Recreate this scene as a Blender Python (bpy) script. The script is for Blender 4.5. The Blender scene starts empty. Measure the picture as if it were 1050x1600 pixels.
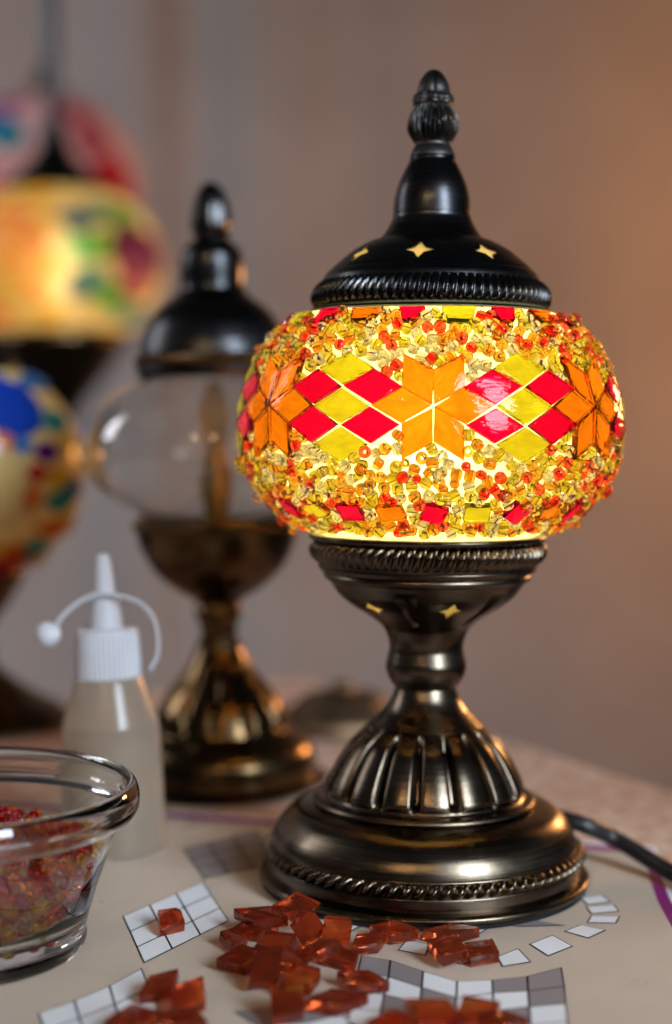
import bpy, math, random
import numpy as np
from mathutils import Vector, Matrix, Euler

scene = bpy.context.scene
R = math.radians
random.seed(7)

# ------------------------------------------------------------------ camera
CAM_H = 0.1707                   # lens height above the paper, metres
PITCH = R(6.0)                   # looking slightly down
FPX, PW, PH = 2400.0, 1050.0, 1600.0
HORIZON = 660.0                  # row of the eye level in the frame
PY = HORIZON + FPX * math.tan(PITCH)
cam_data = bpy.data.cameras.new('camera')
cam = bpy.data.objects.new('camera', cam_data)
scene.collection.objects.link(cam)
cam.location = (0, 0, CAM_H)
cam.rotation_euler = (math.pi / 2 - PITCH, 0, 0)
cam_data.sensor_fit = 'HORIZONTAL'
cam_data.sensor_width = 36.0
cam_data.lens = FPX / PW * 36.0
cam_data.shift_y = (PY - PH / 2) / PW
cam_data.clip_start, cam_data.clip_end = 0.01, 50
cam_data.dof.use_dof = True
cam_data.dof.focus_distance = 0.503
cam_data.dof.aperture_fstop = 5.5
scene.camera = cam

# ------------------------------------------------------------------ world
world = bpy.data.worlds.new('World')
scene.world = world
world.use_nodes = True
bg = world.node_tree.nodes['Background']
bg.inputs['Color'].default_value = (0.62, 0.66, 0.75, 1)
bg.inputs['Strength'].default_value = 0.05

# ------------------------------------------------------------------ lamps of the room and added wall lights
def area(name, loc, target, sx, sy, power, col):
    l = bpy.data.lights.new(name, 'AREA')
    l.shape, l.size, l.size_y, l.energy, l.color = 'RECTANGLE', sx, sy, power, col
    o = bpy.data.objects.new(name, l)
    scene.collection.objects.link(o)
    o.location = loc
    o.rotation_euler = (Vector(target) - Vector(loc)).to_track_quat('-Z', 'Y').to_euler()
    return o
def bulb_light(name, loc, radius, power, col):
    l = bpy.data.lights.new(name, 'POINT')
    l.energy, l.color, l.shadow_soft_size = power, col, radius
    o = bpy.data.objects.new(name, l)
    scene.collection.objects.link(o)
    o.location = loc
    return o
area('window_light', (1.07, -0.87, 0.82), (0.03, 0.56, 0.08), 0.52, 1.0, 8.5, (0.70, 0.85, 1.0)).data.spread = R(62)   # spread narrowed to keep cool light off the curtain's right
bulb_light('ceiling_bulb', (-0.42, -0.75, 0.85), 0.035, 10.5, (1.0, 0.66, 0.34))
bulb_light('ceiling_bulb', (0.02, -0.95, 0.95), 0.03, 6.5, (1.0, 0.66, 0.34))
# added unseen lights that tint the curtain: warm at right, cool at left
bulb_light('warm_wall_fill', (0.84, 1.70, 0.32), 0.08, 20.0, (1.0, 0.44, 0.14))
area('cool_wall_fill', (-1.5, 1.1, 0.8), (-0.75, 2.2, 0.2), 0.7, 0.7, 14.0, (0.93, 0.93, 1.0))

scene.view_settings.view_transform = 'Standard'
scene.view_settings.look = 'None'
scene.view_settings.exposure = 0.0
scene.view_settings.gamma = 1.0
scene.view_settings.use_curve_mapping = False
cy = scene.cycles
scene.render.engine = 'CYCLES'
cy.use_denoising = True
try:
    cy.denoiser = 'OPENIMAGEDENOISE'
    cy.denoising_input_passes = 'RGB_ALBEDO_NORMAL'
except Exception:
    pass
cy.max_bounces, cy.transmission_bounces, cy.diffuse_bounces, cy.glossy_bounces = 14, 12, 3, 4
cy.use_adaptive_sampling = True
cy.adaptive_threshold = 0.02
cy.sample_clamp_indirect = 6.0
cy.blur_glossy = 0.6
cy.caustics_reflective = False
cy.caustics_refractive = True

# ------------------------------------------------------------------ survey helpers
CP, SP = math.cos(PITCH), math.sin(PITCH)
def ray(px, py):
    u, v = (px - PW / 2) / FPX, (py - PY) / FPX       # right, down
    return Vector((u, CP - v * SP, -SP - v * CP))
def on_table(px, py, z=0.0):
    d = ray(px, py)
    t = (z - CAM_H) / d.z
    return Vector((d.x * t, d.y * t, z))
def at_depth(px, py, Y):
    d = ray(px, py)
    t = Y / d.y
    return Vector((d.x * t, Y, CAM_H + d.z * t))

# ------------------------------------------------------------------ object helpers
COL = scene.collection
def link(name, me, mat=None, parent=None):
    o = bpy.data.objects.new(name, me)
    COL.objects.link(o)
    if mat is not None:
        me.materials.clear()
        me.materials.append(mat)
    if parent is not None:
        o.parent = parent
    return o
def place(name, me, parent=None):
    o = bpy.data.objects.new(name, me)
    COL.objects.link(o)
    if parent is not None:
        o.parent = parent
    return o
def empty(name, loc=(0, 0, 0)):
    o = bpy.data.objects.new(name, None)
    COL.objects.link(o)
    o.location = loc
    o.empty_display_size = 0.02
    return o
def tag(o, label, cat, group=None):
    o['label'], o['category'] = label, cat
    if group:
        o['group'] = group
    return o
def mesh(name, v, f, smooth=True):
    me = bpy.data.meshes.new(name)
    me.from_pydata([tuple(p) for p in v], [], [tuple(q) for q in f])
    me.update()
    if smooth:
        me.polygons.foreach_set('use_smooth', [True] * len(me.polygons))
    return me
def sharp(me, deg=35):
    me.set_sharp_from_angle(angle=R(deg))
    return me
def lathe(name, prof, segs=96, closed=False, fn=None, deg=35, cap=True):
    """profile of (r, z) revolved round z; fn(theta, r, z) -> (r, z) carves it"""
    n = len(prof)
    v, f = [], []
    for j in range(segs):
        a = 2 * math.pi * j / segs
        c, s = math.cos(a), math.sin(a)
        for (r, z) in prof:
            if fn:
                r, z = fn(a, r, z)
            v.append((r * c, r * s, z))
    m = n if closed else n - 1
    for j in range(segs):
        k = (j + 1) % segs
        for i in range(m):
            i2 = (i + 1) % n
            f.append((j * n + i, k * n + i, k * n + i2, j * n + i2))
    me = mesh(name, v, f)
    bm_clean(me)
    return sharp(me, deg)
import bmesh
def bm_clean(me):
    bm = bmesh.new()
    bm.from_mesh(me)
    bmesh.ops.remove_doubles(bm, verts=bm.verts, dist=1e-6)
    bmesh.ops.recalc_face_normals(bm, faces=bm.faces)
    bm.to_mesh(me)
    bm.free()
def spline(pts, per=6):
    """Catmull-Rom through (r, z) points; a point with a third item 1 stays a sharp corner"""
    out = []
    P = [Vector(p[:2]) for p in pts]
    hard = [len(p) > 2 for p in pts]
    for i in range(len(P) - 1):
        p1, p2 = P[i], P[i + 1]
        p0 = P[i - 1] if i > 0 and not hard[i] else p1 * 2 - p2
        p3 = P[i + 2] if i + 2 < len(P) and not hard[i + 1] else p2 * 2 - p1
        for k in range(per):
            t = k / per
            q = 0.5 * ((2 * p1) + (p2 - p0) * t + (2 * p0 - 5 * p1 + 4 * p2 - p3) * t * t + (3 * p1 - p0 - 3 * p2 + p3) * t ** 3)
            out.append((max(q.x, 0.0), q.y))
    out.append(tuple(P[-1]))
    return out
def tube(name, pts, rad, segs=12, per=8):
    P = [Vector(p) for p in pts]
    path = []
    for i in range(len(P) - 1):
        p1, p2 = P[i], P[i + 1]
        p0 = P[i - 1] if i else p1 * 2 - p2
        p3 = P[i + 2] if i + 2 < len(P) else p2 * 2 - p1
        for k in range(per):
            t = k / per
            path.append(0.5 * ((2 * p1) + (p2 - p0) * t + (2 * p0 - 5 * p1 + 4 * p2 - p3) * t * t + (3 * p1 - p0 - 3 * p2 + p3) * t ** 3))
    path.append(P[-1])
    v, f = [], []
    up = Vector((0.13, 0.2, 0.97))
    for i, p in enumerate(path):
        d = (path[min(i + 1, len(path) - 1)] - path[max(i - 1, 0)]).normalized()
        a = d.cross(up).normalized()
        b = a.cross(d)
        for s in range(segs):
            w = 2 * math.pi * s / segs
            v.append(p + (a * math.cos(w) + b * math.sin(w)) * rad)
    for i in range(len(path) - 1):
        for s in range(segs):
            t = (s + 1) % segs
            f.append((i * segs + s, i * segs + t, (i + 1) * segs + t, (i + 1) * segs + s))
    f.append(tuple(range(segs))[::-1])
    f.append(tuple((len(path) - 1) * segs + s for s in range(segs)))
    me = mesh(name, v, f)
    return sharp(me, 50)
def prism(name, poly, z0, z1, bevel=0.0):
    """polygon (x, y) extruded from z0 to z1 with an optional bevel"""
    bm = bmesh.new()
    lo = [bm.verts.new((x, y, z0)) for x, y in poly]
    hi = [bm.verts.new((x, y, z1)) for x, y in poly]
    n = len(poly)
    bm.faces.new(lo[::-1]); bm.faces.new(hi)
    for i in range(n):
        bm.faces.new((lo[i], lo[(i + 1) % n], hi[(i + 1) % n], hi[i]))
    bmesh.ops.recalc_face_normals(bm, faces=bm.faces)
    if bevel:
        bmesh.ops.bevel(bm, geom=list(bm.edges), offset=bevel, segments=2, profile=0.6, affect='EDGES')
    me = bpy.data.meshes.new(name)
    bm.to_mesh(me); bm.free()
    me.polygons.foreach_set('use_smooth', [True] * len(me.polygons))
    return sharp(me, 40)

# ------------------------------------------------------------------ materials
def new_mat(name):
    m = bpy.data.materials.new(name)
    m.use_nodes = True
    return m, m.node_tree.nodes, m.node_tree.links, m.node_tree.nodes['Principled BSDF']
def ramp(N, stops):
    n = N.new('ShaderNodeValToRGB')
    e = n.color_ramp.elements
    e[0].position, e[0].color = stops[0][0], (*stops[0][1], 1)
    e[1].position, e[1].color = stops[-1][0], (*stops[-1][1], 1)
    for p, c in stops[1:-1]:
        q = e.new(p); q.color = (*c, 1)
    return n
def noise(N, L, scale, detail=4, vec=None, rough=0.5):
    n = N.new('ShaderNodeTexNoise')
    n.inputs['Scale'].default_value, n.inputs['Detail'].default_value, n.inputs['Roughness'].default_value = scale, detail, rough
    if vec is not None:
        L.new(vec, n.inputs['Vector'])
    return n
def objvec(N, L, scale=(1, 1, 1)):
    t = N.new('ShaderNodeTexCoord')
    m = N.new('ShaderNodeMapping')
    m.inputs['Scale'].default_value = scale
    L.new(t.outputs['Object'], m.inputs['Vector'])
    return m.outputs['Vector']
def bump(N, L, h, strength, dist, p):
    b = N.new('ShaderNodeBump')
    b.inputs['Strength'].default_value, b.inputs['Distance'].default_value = strength, dist
    L.new(h, b.inputs['Height']); L.new(b.outputs['Normal'], p.inputs['Normal'])
    return b
def plain(name, col, rough=0.5, metal=0.0, spec=0.5, vary=0.12, nscale=60, bstr=0.0, bscale=400):
    m, N, L, p = new_mat(name)
    n = noise(N, L, nscale, 5, objvec(N, L))
    lo, hi = [c * (1 - vary) for c in col], [min(c * (1 + vary), 1) for c in col]
    r = ramp(N, [(0.3, lo), (0.7, hi)])
    L.new(n.outputs['Fac'], r.inputs['Fac']); L.new(r.outputs['Color'], p.inputs['Base Color'])
    p.inputs['Roughness'].default_value, p.inputs['Metallic'].default_value = rough, metal
    p.inputs['Specular IOR Level'].default_value = spec
    if bstr:
        b = noise(N, L, bscale, 4, objvec(N, L))
        bump(N, L, b.outputs['Fac'], bstr, 0.001, p)
    return m
def bronze(name, lo, hi, r0, r1, brush=0.25):
    """lathe-brushed antique bronze: grooves run round the axis, patina in patches"""
    m, N, L, p = new_mat(name)
    p.inputs['Metallic'].default_value = 1.0
    n = noise(N, L, 45, 6, objvec(N, L))
    b = noise(N, L, 1.0, 5, objvec(N, L, (18, 18, 2600)), 0.65)
    mix = N.new('ShaderNodeMath'); mix.operation = 'MULTIPLY_ADD'
    L.new(b.outputs['Fac'], mix.inputs[0]); mix.inputs[1].default_value = 0.55
    L.new(n.outputs['Fac'], mix.inputs[2])
    c = ramp(N, [(0.5, lo), (1.05, hi)])
    L.new(mix.outputs[0], c.inputs['Fac']); L.new(c.outputs['Color'], p.inputs['Base Color'])
    rr = N.new('ShaderNodeMapRange')
    rr.inputs['To Min'].default_value, rr.inputs['To Max'].default_value = r0, r1
    sm = noise(N, L, 28, 4, objvec(N, L), 0.65)           # handling smudges
    sx = N.new('ShaderNodeMath'); sx.operation = 'MULTIPLY_ADD'; sx.inputs[1].default_value = 1.3
    L.new(sm.outputs['Fac'], sx.inputs[0]); 
    sb = N.new('ShaderNodeMath'); sb.operation = 'SUBTRACT'; sb.inputs[1].default_value = 0.65
    L.new(b.outputs['Fac'], sb.inputs[0]); L.new(sb.outputs[0], sx.inputs[2])
    L.new(sx.outputs[0], rr.inputs['Value']); L.new(rr.outputs['Result'], p.inputs['Roughness'])
    bump(N, L, b.outputs['Fac'], brush, 0.00012, p)
    tg = N.new('ShaderNodeTangent'); tg.direction_type, tg.axis = 'RADIAL', 'Z'
    L.new(tg.outputs['Tangent'], p.inputs['Tangent'])
    p.inputs['Anisotropic'].default_value = 0.55
    return m
def glass(name, col, rough=0.03, ior=1.5, cloud=0.0, cloudcol=None, bstr=0.0, bscale=120, vary=0.0, streak=0.0):
    """tinted glass; cloud = share of milky body colour inside it"""
    m, N, L, p = new_mat(name)
    p.inputs['Base Color'].default_value = (*col, 1)
    p.inputs['Roughness'].default_value = rough
    p.inputs['IOR'].default_value = ior
    p.inputs['Transmission Weight'].default_value = 1.0
    if vary:
        oi = N.new('ShaderNodeObjectInfo')
        r = ramp(N, [(0.0, [c * (1 - vary) for c in col]), (1.0, [min(1, c * (1 + vary)) for c in col])])
        L.new(oi.outputs['Random'], r.inputs['Fac']); L.new(r.outputs['Color'], p.inputs['Base Color'])
    vec = objvec(N, L)
    if streak:
        # pulled sheet glass: streaks and seeds, different in every piece
        oi2 = N.new('ShaderNodeObjectInfo')
        mp = N.new('ShaderNodeMapping'); mp.inputs['Scale'].default_value = (1.0, 2.6, 1.0)
        cmb = N.new('ShaderNodeCombineXYZ'); ml = N.new('ShaderNodeMath'); ml.operation = 'MULTIPLY'; ml.inputs[1].default_value = 7.0
        L.new(oi2.outputs['Random'], ml.inputs[0]); L.new(ml.outputs[0], cmb.inputs[0]); L.new(ml.outputs[0], cmb.inputs[1])
        L.new(cmb.outputs[0], mp.inputs['Location']); L.new(vec, mp.inputs['Vector'])
        vec = mp.outputs['Vector']
        sn = noise(N, L, 110, 5, vec, 0.6)
        sr = ramp(N, [(0.30, (1 - streak, 1 - streak * 1.25, 1 - streak)), (0.62, (1, 1, 1))])
        L.new(sn.outputs['Fac'], sr.inputs['Fac'])
        mm = N.new('ShaderNodeMixRGB'); mm.blend_type = 'MULTIPLY'; mm.inputs[0].default_value = 1
        mm.inputs[1].default_value = (*col, 1)
        if vary:
            L.new(r.outputs['Color'], mm.inputs[1])
        L.new(sr.outputs['Color'], mm.inputs[2]); L.new(mm.outputs[0], p.inputs['Base Color'])
    if bstr:
        b = noise(N, L, bscale, 3, vec)
        bump(N, L, b.outputs['Fac'], bstr, 0.001, p)
    if cloud:
        d = N.new('ShaderNodeBsdfDiffuse'); t = N.new('ShaderNodeBsdfTranslucent')
        cc = (*(cloudcol or col), 1)
        d.inputs['Color'].default_value = cc; t.inputs['Color'].default_value = cc
        a = N.new('ShaderNodeMixShader'); a.inputs[0].default_value = 0.5
        L.new(d.outputs[0], a.inputs[1]); L.new(t.outputs[0], a.inputs[2])
        mx = N.new('ShaderNodeMixShader'); mx.inputs[0].default_value = cloud
        L.new(p.outputs[0], mx.inputs[1]); L.new(a.outputs[0], mx.inputs[2])
        L.new(mx.outputs[0], N['Material Output'].inputs['Surface'])
    return m
def frosted(name, col, forward=0.45, frough=0.55, diff=0.15):
    """frosted lampshade glass lit by the bulb inside it"""
    m, N, L, p = new_mat(name)
    n = noise(N, L, 160, 4, objvec(N, L))
    r = ramp(N, [(0.3, [c * 0.9 for c in col]), (0.7, col)])
    L.new(n.outputs['Fac'], r.inputs['Fac'])
    t = N.new('ShaderNodeBsdfTranslucent'); d = N.new('ShaderNodeBsdfDiffuse'); g = N.new('ShaderNodeBsdfRefraction')
    g.inputs['Roughness'].default_value = frough; g.inputs['IOR'].default_value = 1.25
    for s in (t, d, g):
        L.new(r.outputs['Color'], s.inputs['Color'])
    a = N.new('ShaderNodeMixShader'); a.inputs[0].default_value = forward
    L.new(t.outputs[0], a.inputs[1]); L.new(g.outputs[0], a.inputs[2])
    b = N.new('ShaderNodeMixShader'); b.inputs[0].default_value = diff
    L.new(a.outputs[0], b.inputs[1]); L.new(d.outputs[0], b.inputs[2])
    gl = N.new('ShaderNodeBsdfGlossy'); gl.inputs['Roughness'].default_value = 0.25
    c = N.new('ShaderNodeMixShader'); c.inputs[0].default_value = 0.04
    L.new(b.outputs[0], c.inputs[1]); L.new(gl.outputs[0], c.inputs[2])
    L.new(c.outputs[0], N['Material Output'].inputs['Surface'])
    return m
def glow(name, col, strength):
    m, N, L, p = new_mat(name)
    p.inputs['Base Color'].default_value = (0.8, 0.8, 0.8, 1)
    p.inputs['Emission Color'].default_value = (*col, 1)
    p.inputs['Emission Strength'].default_value = strength
    return m

M = {}
M['bronze'] = bronze('antique_bronze', (0.020, 0.015, 0.011), (0.155, 0.118, 0.082), 0.15, 0.32, 0.4)
M['black_bronze'] = bronze('blackened_bronze', (0.016, 0.016, 0.018), (0.060, 0.058, 0.058), 0.18, 0.36, 0.2)
M['old_bronze'] = bronze('dark_old_bronze', (0.035, 0.022, 0.011), (0.17, 0.105, 0.048), 0.16, 0.28)
M['matte_bronze'] = bronze('matte_black_bronze', (0.022, 0.021, 0.020), (0.085, 0.08, 0.075), 0.36, 0.5, 0.2)
M['shade'] = frosted('frosted_shade_glass', (1.0, 0.88, 0.40), 0.10, 0.9, 0.12)
M['glow_pane'] = frosted('cream_glow_pane', (1.0, 0.86, 0.52), 0.1, 0.8, 0.05)  # added diffuser that catches the bulb's glow in the open star holes
M['bulb'] = glow('lit_bulb', (1.0, 0.90, 0.56), 70.0)
M['socket'] = plain('socket_plastic', (0.03, 0.028, 0.026), 0.5)
M['felt'] = plain('black_felt', (0.012, 0.012, 0.012), 0.9, spec=0.1, bstr=0.5, bscale=2500)
M['cord'] = plain('black_cord', (0.010, 0.010, 0.011), 0.42)
M['t_orange'] = glass('orange_tile_glass', (1.0, 0.28, 0.010), 0.03, 1.23, bstr=0.5, vary=0.10, streak=0.30)
M['t_red'] = glass('red_tile_glass', (0.76, 0.002, 0.085), 0.03, 1.23, bstr=0.5, vary=0.14, streak=0.30)
M['t_yellow'] = glass('yellow_tile_glass', (1.0, 0.97, 0.05), 0.03, 1.23, bstr=0.5, vary=0.06, streak=0.22)
M['b_clear'] = glass('clear_bead_glass', (0.99, 0.97, 0.90), 0.0, 1.28)
M['b_yellow'] = glass('yellow_bead_glass', (1.0, 0.88, 0.16), 0.0, 1.28, cloud=0.04, cloudcol=(1.0, 0.84, 0.06))
M['b_orange'] = glass('orange_bead_glass', (1.0, 0.56, 0.08), 0.0, 1.28, cloud=0.05, cloudcol=(1.0, 0.42, 0.04))
M['b_red'] = glass('red_bead_glass', (0.97, 0.13, 0.05), 0.0, 1.28, cloud=0.05, cloudcol=(0.95, 0.07, 0.03))

# ================================================================== SETTING
def structure(o):
    o['kind'] = 'structure'
    return o
# plain curtain behind everything: soft folds on the left, drawn flat on the right
def curtain():
    nx, nz = 420, 12
    v, f = [], []
    for i in range(nx + 1):
        x = -1.7 + 3.6 * i / nx
        k = 1 / (1 + math.exp((x + 0.02) * 14)) * 0.75 + 0.25
        y = 2.25 + k * (0.012 * math.sin(x * 15 + 1.1) + 0.007 * math.sin(x * 29 + 0.4)) + 0.035 * math.exp(-((x + 0.21) / 0.05) ** 2)
        for j in range(nz + 1):
            z = -1.0 + 2.8 * j / nz
            v.append((x + 0.004 * math.sin(z * 5 + x * 9), y + 0.006 * math.sin(z * 2.2 + x * 6), z))
    for i in range(nx):
        for j in range(nz):
            a = i * (nz + 1) + j
            f.append((a, a + nz + 1, a + nz + 2, a + 1))
    me = mesh('curtain', v, f)
    o = link('curtain', me, plain('beige_curtain_cloth', (0.30, 0.262, 0.245), 0.9, spec=0.1, vary=0.08, nscale=6, bstr=0.3, bscale=700))
    s = o.modifiers.new('thickness', 'SOLIDIFY'); s.thickness = 0.003
    return tag(o, 'plain greyish beige curtain filling the blurred background', 'curtain')
curtain()

# table: its right edge runs back and away on the right of the picture
E1, E2 = on_table(795, 1163, -0.003), on_table(1050, 1243, -0.003)
EDIR = (E2 - E1).normalized()
NDIR = Vector((EDIR.y, -EDIR.x, 0))
CORNER = E1 - EDIR * 0.24
def tb(a, b, z):
    p = CORNER + EDIR * a + NDIR * b
    return Vector((p.x, p.y, z))
table = empty('table', tb(0.5, 0.4, -0.74))
tag(table, 'table under the knitted cloth that carries the lamps', 'table')
def slab(a0, a1, b0, b1, z0, z1, base):
    v = [tb(a, b, z) - base for z in (z0, z1) for a, b in ((a0, b0), (a1, b0), (a1, b1), (a0, b1))]
    return mesh('slab', v, [(0, 1, 2, 3), (7, 6, 5, 4), (0, 4, 5, 1), (1, 5, 6, 2), (2, 6, 7, 3), (3, 7, 4, 0)], False)
wood = plain('brown_table_wood', (0.16, 0.09, 0.05), 0.45, vary=0.25, nscale=14)
TB = Vector(table.location)
link('tabletop', slab(0.0, 0.95, 0.0, 0.75, -0.034, -0.0045, TB), wood, table)
for a, b in ((0.03, 0.03), (0.87, 0.03), (0.87, 0.67), (0.03, 0.67)):
    link('leg', slab(a, a + .05, b, b + .05, -0.74, -0.036, TB), wood, table)

def cloth():
    st = 0.002
    na, nb = int(0.97 / st), int(0.66 / st)
    ia, ib = np.meshgrid(np.arange(na + 1), np.arange(nb + 1), indexing='ij')
    a, b = ia * st - 0.012, ib * st - 0.012
    row = np.floor(a / 0.0052)
    rs = np.random.RandomState(3)
    jit = rs.uniform(-0.4, 0.4, int(row.max() - row.min()) + 2)[(row - row.min()).astype(int)]
    h = np.abs(np.sin(np.pi * a / 0.0052)) * np.abs(np.sin(np.pi * (b / 0.0058 + 0.5 * (row % 2) + jit)))
    h = 0.0016 * h ** 0.8 + rs.uniform(0, 0.0003, h.shape)
    z = -0.0024 + h
    edge = np.minimum(a, b)
    drop = np.clip(-edge - 0.001, 0, 1)
    z = z - drop * 2.2
    px = CORNER.x + EDIR.x * a + NDIR.x * b
    py = CORNER.y + EDIR.y * a + NDIR.y * b
    V = np.stack([px, py, z], -1).reshape(-1, 3)
    w = nb + 1
    i0 = (ia[:-1, :-1] * w + ib[:-1, :-1]).reshape(-1)
    F = np.stack([i0, i0 + 1, i0 + w + 1, i0 + w], -1)
    me = bpy.data.meshes.new('tablecloth')
    me.vertices.add(len(V)); me.vertices.foreach_set('co', V.reshape(-1))
    me.loops.add(F.size); me.loops.foreach_set('vertex_index', F.reshape(-1))
    me.polygons.add(len(F)); me.polygons.foreach_set('loop_start', np.arange(len(F)) * 4)
    me.polygons.foreach_set('loop_total', np.full(len(F), 4))
    me.update(calc_edges=True)
    me.polygons.foreach_set('use_smooth', [True] * len(F))
    m, N, L, p = new_mat('pink_knit')
    n = noise(N, L, 130, 3, objvec(N, L)); n2 = noise(N, L, 9, 3, objvec(N, L))
    r = ramp(N, [(0.35, (0.48, 0.28, 0.18)), (0.65, (0.66, 0.48, 0.37))])
    L.new(n.outputs['Fac'], r.inputs['Fac'])
    r2 = ramp(N, [(0.35, (0.82, 0.72, 0.70)), (0.65, (1, 1, 1))])
    L.new(n2.outputs['Fac'], r2.inputs['Fac'])
    mx = N.new('ShaderNodeMixRGB'); mx.blend_type = 'MULTIPLY'; mx.inputs[0].default_value = 1
    L.new(r.outputs['Color'], mx.inputs[1]); L.new(r2.outputs['Color'], mx.inputs[2])
    L.new(mx.outputs[0], p.inputs['Base Color'])
    p.inputs['Roughness'].default_value = 0.9
    p.inputs['Specular IOR Level'].default_value = 0.1
    o = link('tablecloth', me, m)
    tag(o, 'pinkish nubby knitted cloth covering the table', 'tablecloth')
cloth()

# ------------------------------------------------------------------ printed template sheet
def flat(name, pts, z, mat, parent, thick=0.0):
    v = [(p.x, p.y, z) for p in pts]
    me = mesh(name, v, [tuple(range(len(v)))], False)
    bm = bmesh.new(); bm.from_mesh(me)
    bmesh.ops.recalc_face_normals(bm, faces=bm.faces)
    if bm.faces[:][0].normal.z < 0:
        bmesh.ops.reverse_faces(bm, faces=bm.faces)
    if thick:
        g = bmesh.ops.extrude_face_region(bm, geom=bm.faces[:])
        for q in g['geom']:
            if isinstance(q, bmesh.types.BMVert):
                q.co.z -= thick
        bmesh.ops.recalc_face_normals(bm, faces=bm.faces)
    bm.to_mesh(me); bm.free()
    return link(name, me, mat, parent)
def paper_mat(name, col, rough=0.5):
    m, N, L, p = new_mat(name)
    n = noise(N, L, 25, 6, objvec(N, L)); f = noise(N, L, 900, 2, objvec(N, L))
    r = ramp(N, [(0.3, [c * 0.93 for c in col]), (0.7, [min(1, c * 1.04) for c in col])])
    L.new(n.outputs['Fac'], r.inputs['Fac']); L.new(r.outputs['Color'], p.inputs['Base Color'])
    sp = noise(N, L, 38, 2, objvec(N, L)); rr = N.new('ShaderNodeMapRange')
    rr.inputs['From Min'].default_value, rr.inputs['From Max'].default_value = 0.60, 0.72
    rr.inputs['To Min'].default_value, rr.inputs['To Max'].default_value = rough, rough * 0.45
    L.new(sp.outputs['Fac'], rr.inputs['Value']); L.new(rr.outputs['Result'], p.inputs['Roughness'])
    p.inputs['Specular IOR Level'].default_value = 0.35
    mx = N.new('ShaderNodeMath'); mx.operation = 'MULTIPLY_ADD'; mx.inputs[1].default_value = 0.12
    L.new(f.outputs['Fac'], mx.inputs[0]); L.new(n.outputs['Fac'], mx.inputs[2])
    bump(N, L, mx.outputs[0], 0.12, 0.004, p)
    return m
M['beige'] = paper_mat('beige_print', (0.52, 0.415, 0.325), 0.42)
M['white_paper'] = paper_mat('white_paper', (0.74, 0.73, 0.74), 0.45)
M['grey_print'] = paper_mat('grey_print', (0.24, 0.205, 0.205), 0.45)
M['magenta'] = paper_mat('magenta_print', (0.22, 0.018, 0.14), 0.45)
M['ink'] = paper_mat('black_ink', (0.022, 0.02, 0.022), 0.5)
cornerP = on_table(1024, 1323)
backL = on_table(270, 1268)
rightF = on_table(1066, 1410)
dB = (backL - cornerP).normalized()
dR = Vector((-0.10, -1, 0)).normalized()
farL = cornerP + dB * 0.62
sheet_pts = [cornerP, farL, farL + Vector((0.02, -0.34, 0)), Vector((0.04, 0.27, 0)), Vector((0.098, 0.27, 0)), on_table(1082, 1480), on_table(1058, 1408), on_table(1046, 1372)]
sheet = flat('template_sheet', sheet_pts, 0.0, M['white_paper'], None, 0.00025)
tag(sheet, 'printed beige template sheet with magenta border lying under the lit lamp', 'paper')
def strip(ptsA, ptsB, z, mat, name):
    return flat(name, ptsA + ptsB[::-1], z, mat, sheet)
# beige field inside a magenta border
Z1, Z2, Z3 = 0.0001, 0.0002, 0.0003
inB = on_table(1012, 1333)
field = [on_table(1010, 1335), on_table(1014, 1372), on_table(1028, 1410), on_table(1051, 1452), on_table(1075, 1500), Vector((0.088, 0.275, 0)), Vector((0.03, 0.275, 0)),
         farL + Vector((0.012, -0.32, 0)), farL + Vector((0.008, -0.012, 0)), on_table(270, 1279)]
border = [on_table(1018, 1327), on_table(1034, 1372), on_table(1048, 1408), on_table(1070, 1446), on_table(1095, 1500), Vector((0.094, 0.272, 0)), Vector((0.035, 0.272, 0)),
          farL + Vector((0.008, -0.33, 0)), farL + Vector((0.004, -0.003, 0)), on_table(270, 1270.5)]
flat('printed_border', border, Z1, M['magenta'], sheet)
flat('printed_field', field, Z2, M['beige'], sheet)
Z3, Z4 = 0.0003, 0.0004
def inset(pts, d):
    """pull each corner of a convex polygon in by d"""
    c = sum(pts, Vector((0, 0, 0))) / len(pts)
    out = []
    n = len(pts)
    for i in range(n):
        a, b, e = pts[i - 1], pts[i], pts[(i + 1) % n]
        u, w = (a - b).normalized(), (e - b).normalized()
        s = max(0.25, abs(u.x * w.y - u.y * w.x))
        out.append(b + (u + w) * (d / s))
    return out
def cells(polys, greys, line=0.00034):
    """a cluster of printed cells with black outlines; each polygon in survey pixels"""
    for i, q in enumerate(polys):
        P = [on_table(x, y) for x, y in q]
        flat('printed_outline', inset(P, -line * 0.6), Z3, M['ink'], sheet)
        flat('printed_cell', inset(P, line), Z4, M['grey_print'] if i in greys else M['white_paper'], sheet)
def lattice(rows):
    out = []
    for r in range(len(rows) - 1):
        for c in range(len(rows[r]) - 1):
            out.append([rows[r][c], rows[r][c + 1], rows[r + 1][c + 1], rows[r + 1][c]])
    return out
def quadgrid(tl, tr, br, bl, nr, nc):
    rows = []
    for r in range(nr + 1):
        v = r / nr
        A = [tl[k] + (bl[k] - tl[k]) * v for k in (0, 1)]
        B = [tr[k] + (br[k] - tr[k]) * v for k in (0, 1)]
        rows.append([(A[0] + (B[0] - A[0]) * c / nc, A[1] + (B[1] - A[1]) * c / nc) for c in range(nc + 1)])
    return lattice(rows)
cells(quadgrid((192, 1433), (317, 1380), (357, 1440), (225, 1506), 3, 3), set())
cells(quadgrid((286, 1327), (402, 1299), (432, 1350), (319, 1374), 3, 3), set(range(9)))
cells(lattice([[(60, 1585), (116, 1565.5), (171, 1542), (221, 1515)], [(70, 1612), (124, 1593), (179, 1571), (233, 1546)],
               [(81, 1641), (135, 1622), (190, 1602), (248, 1578)]]), set())
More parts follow.
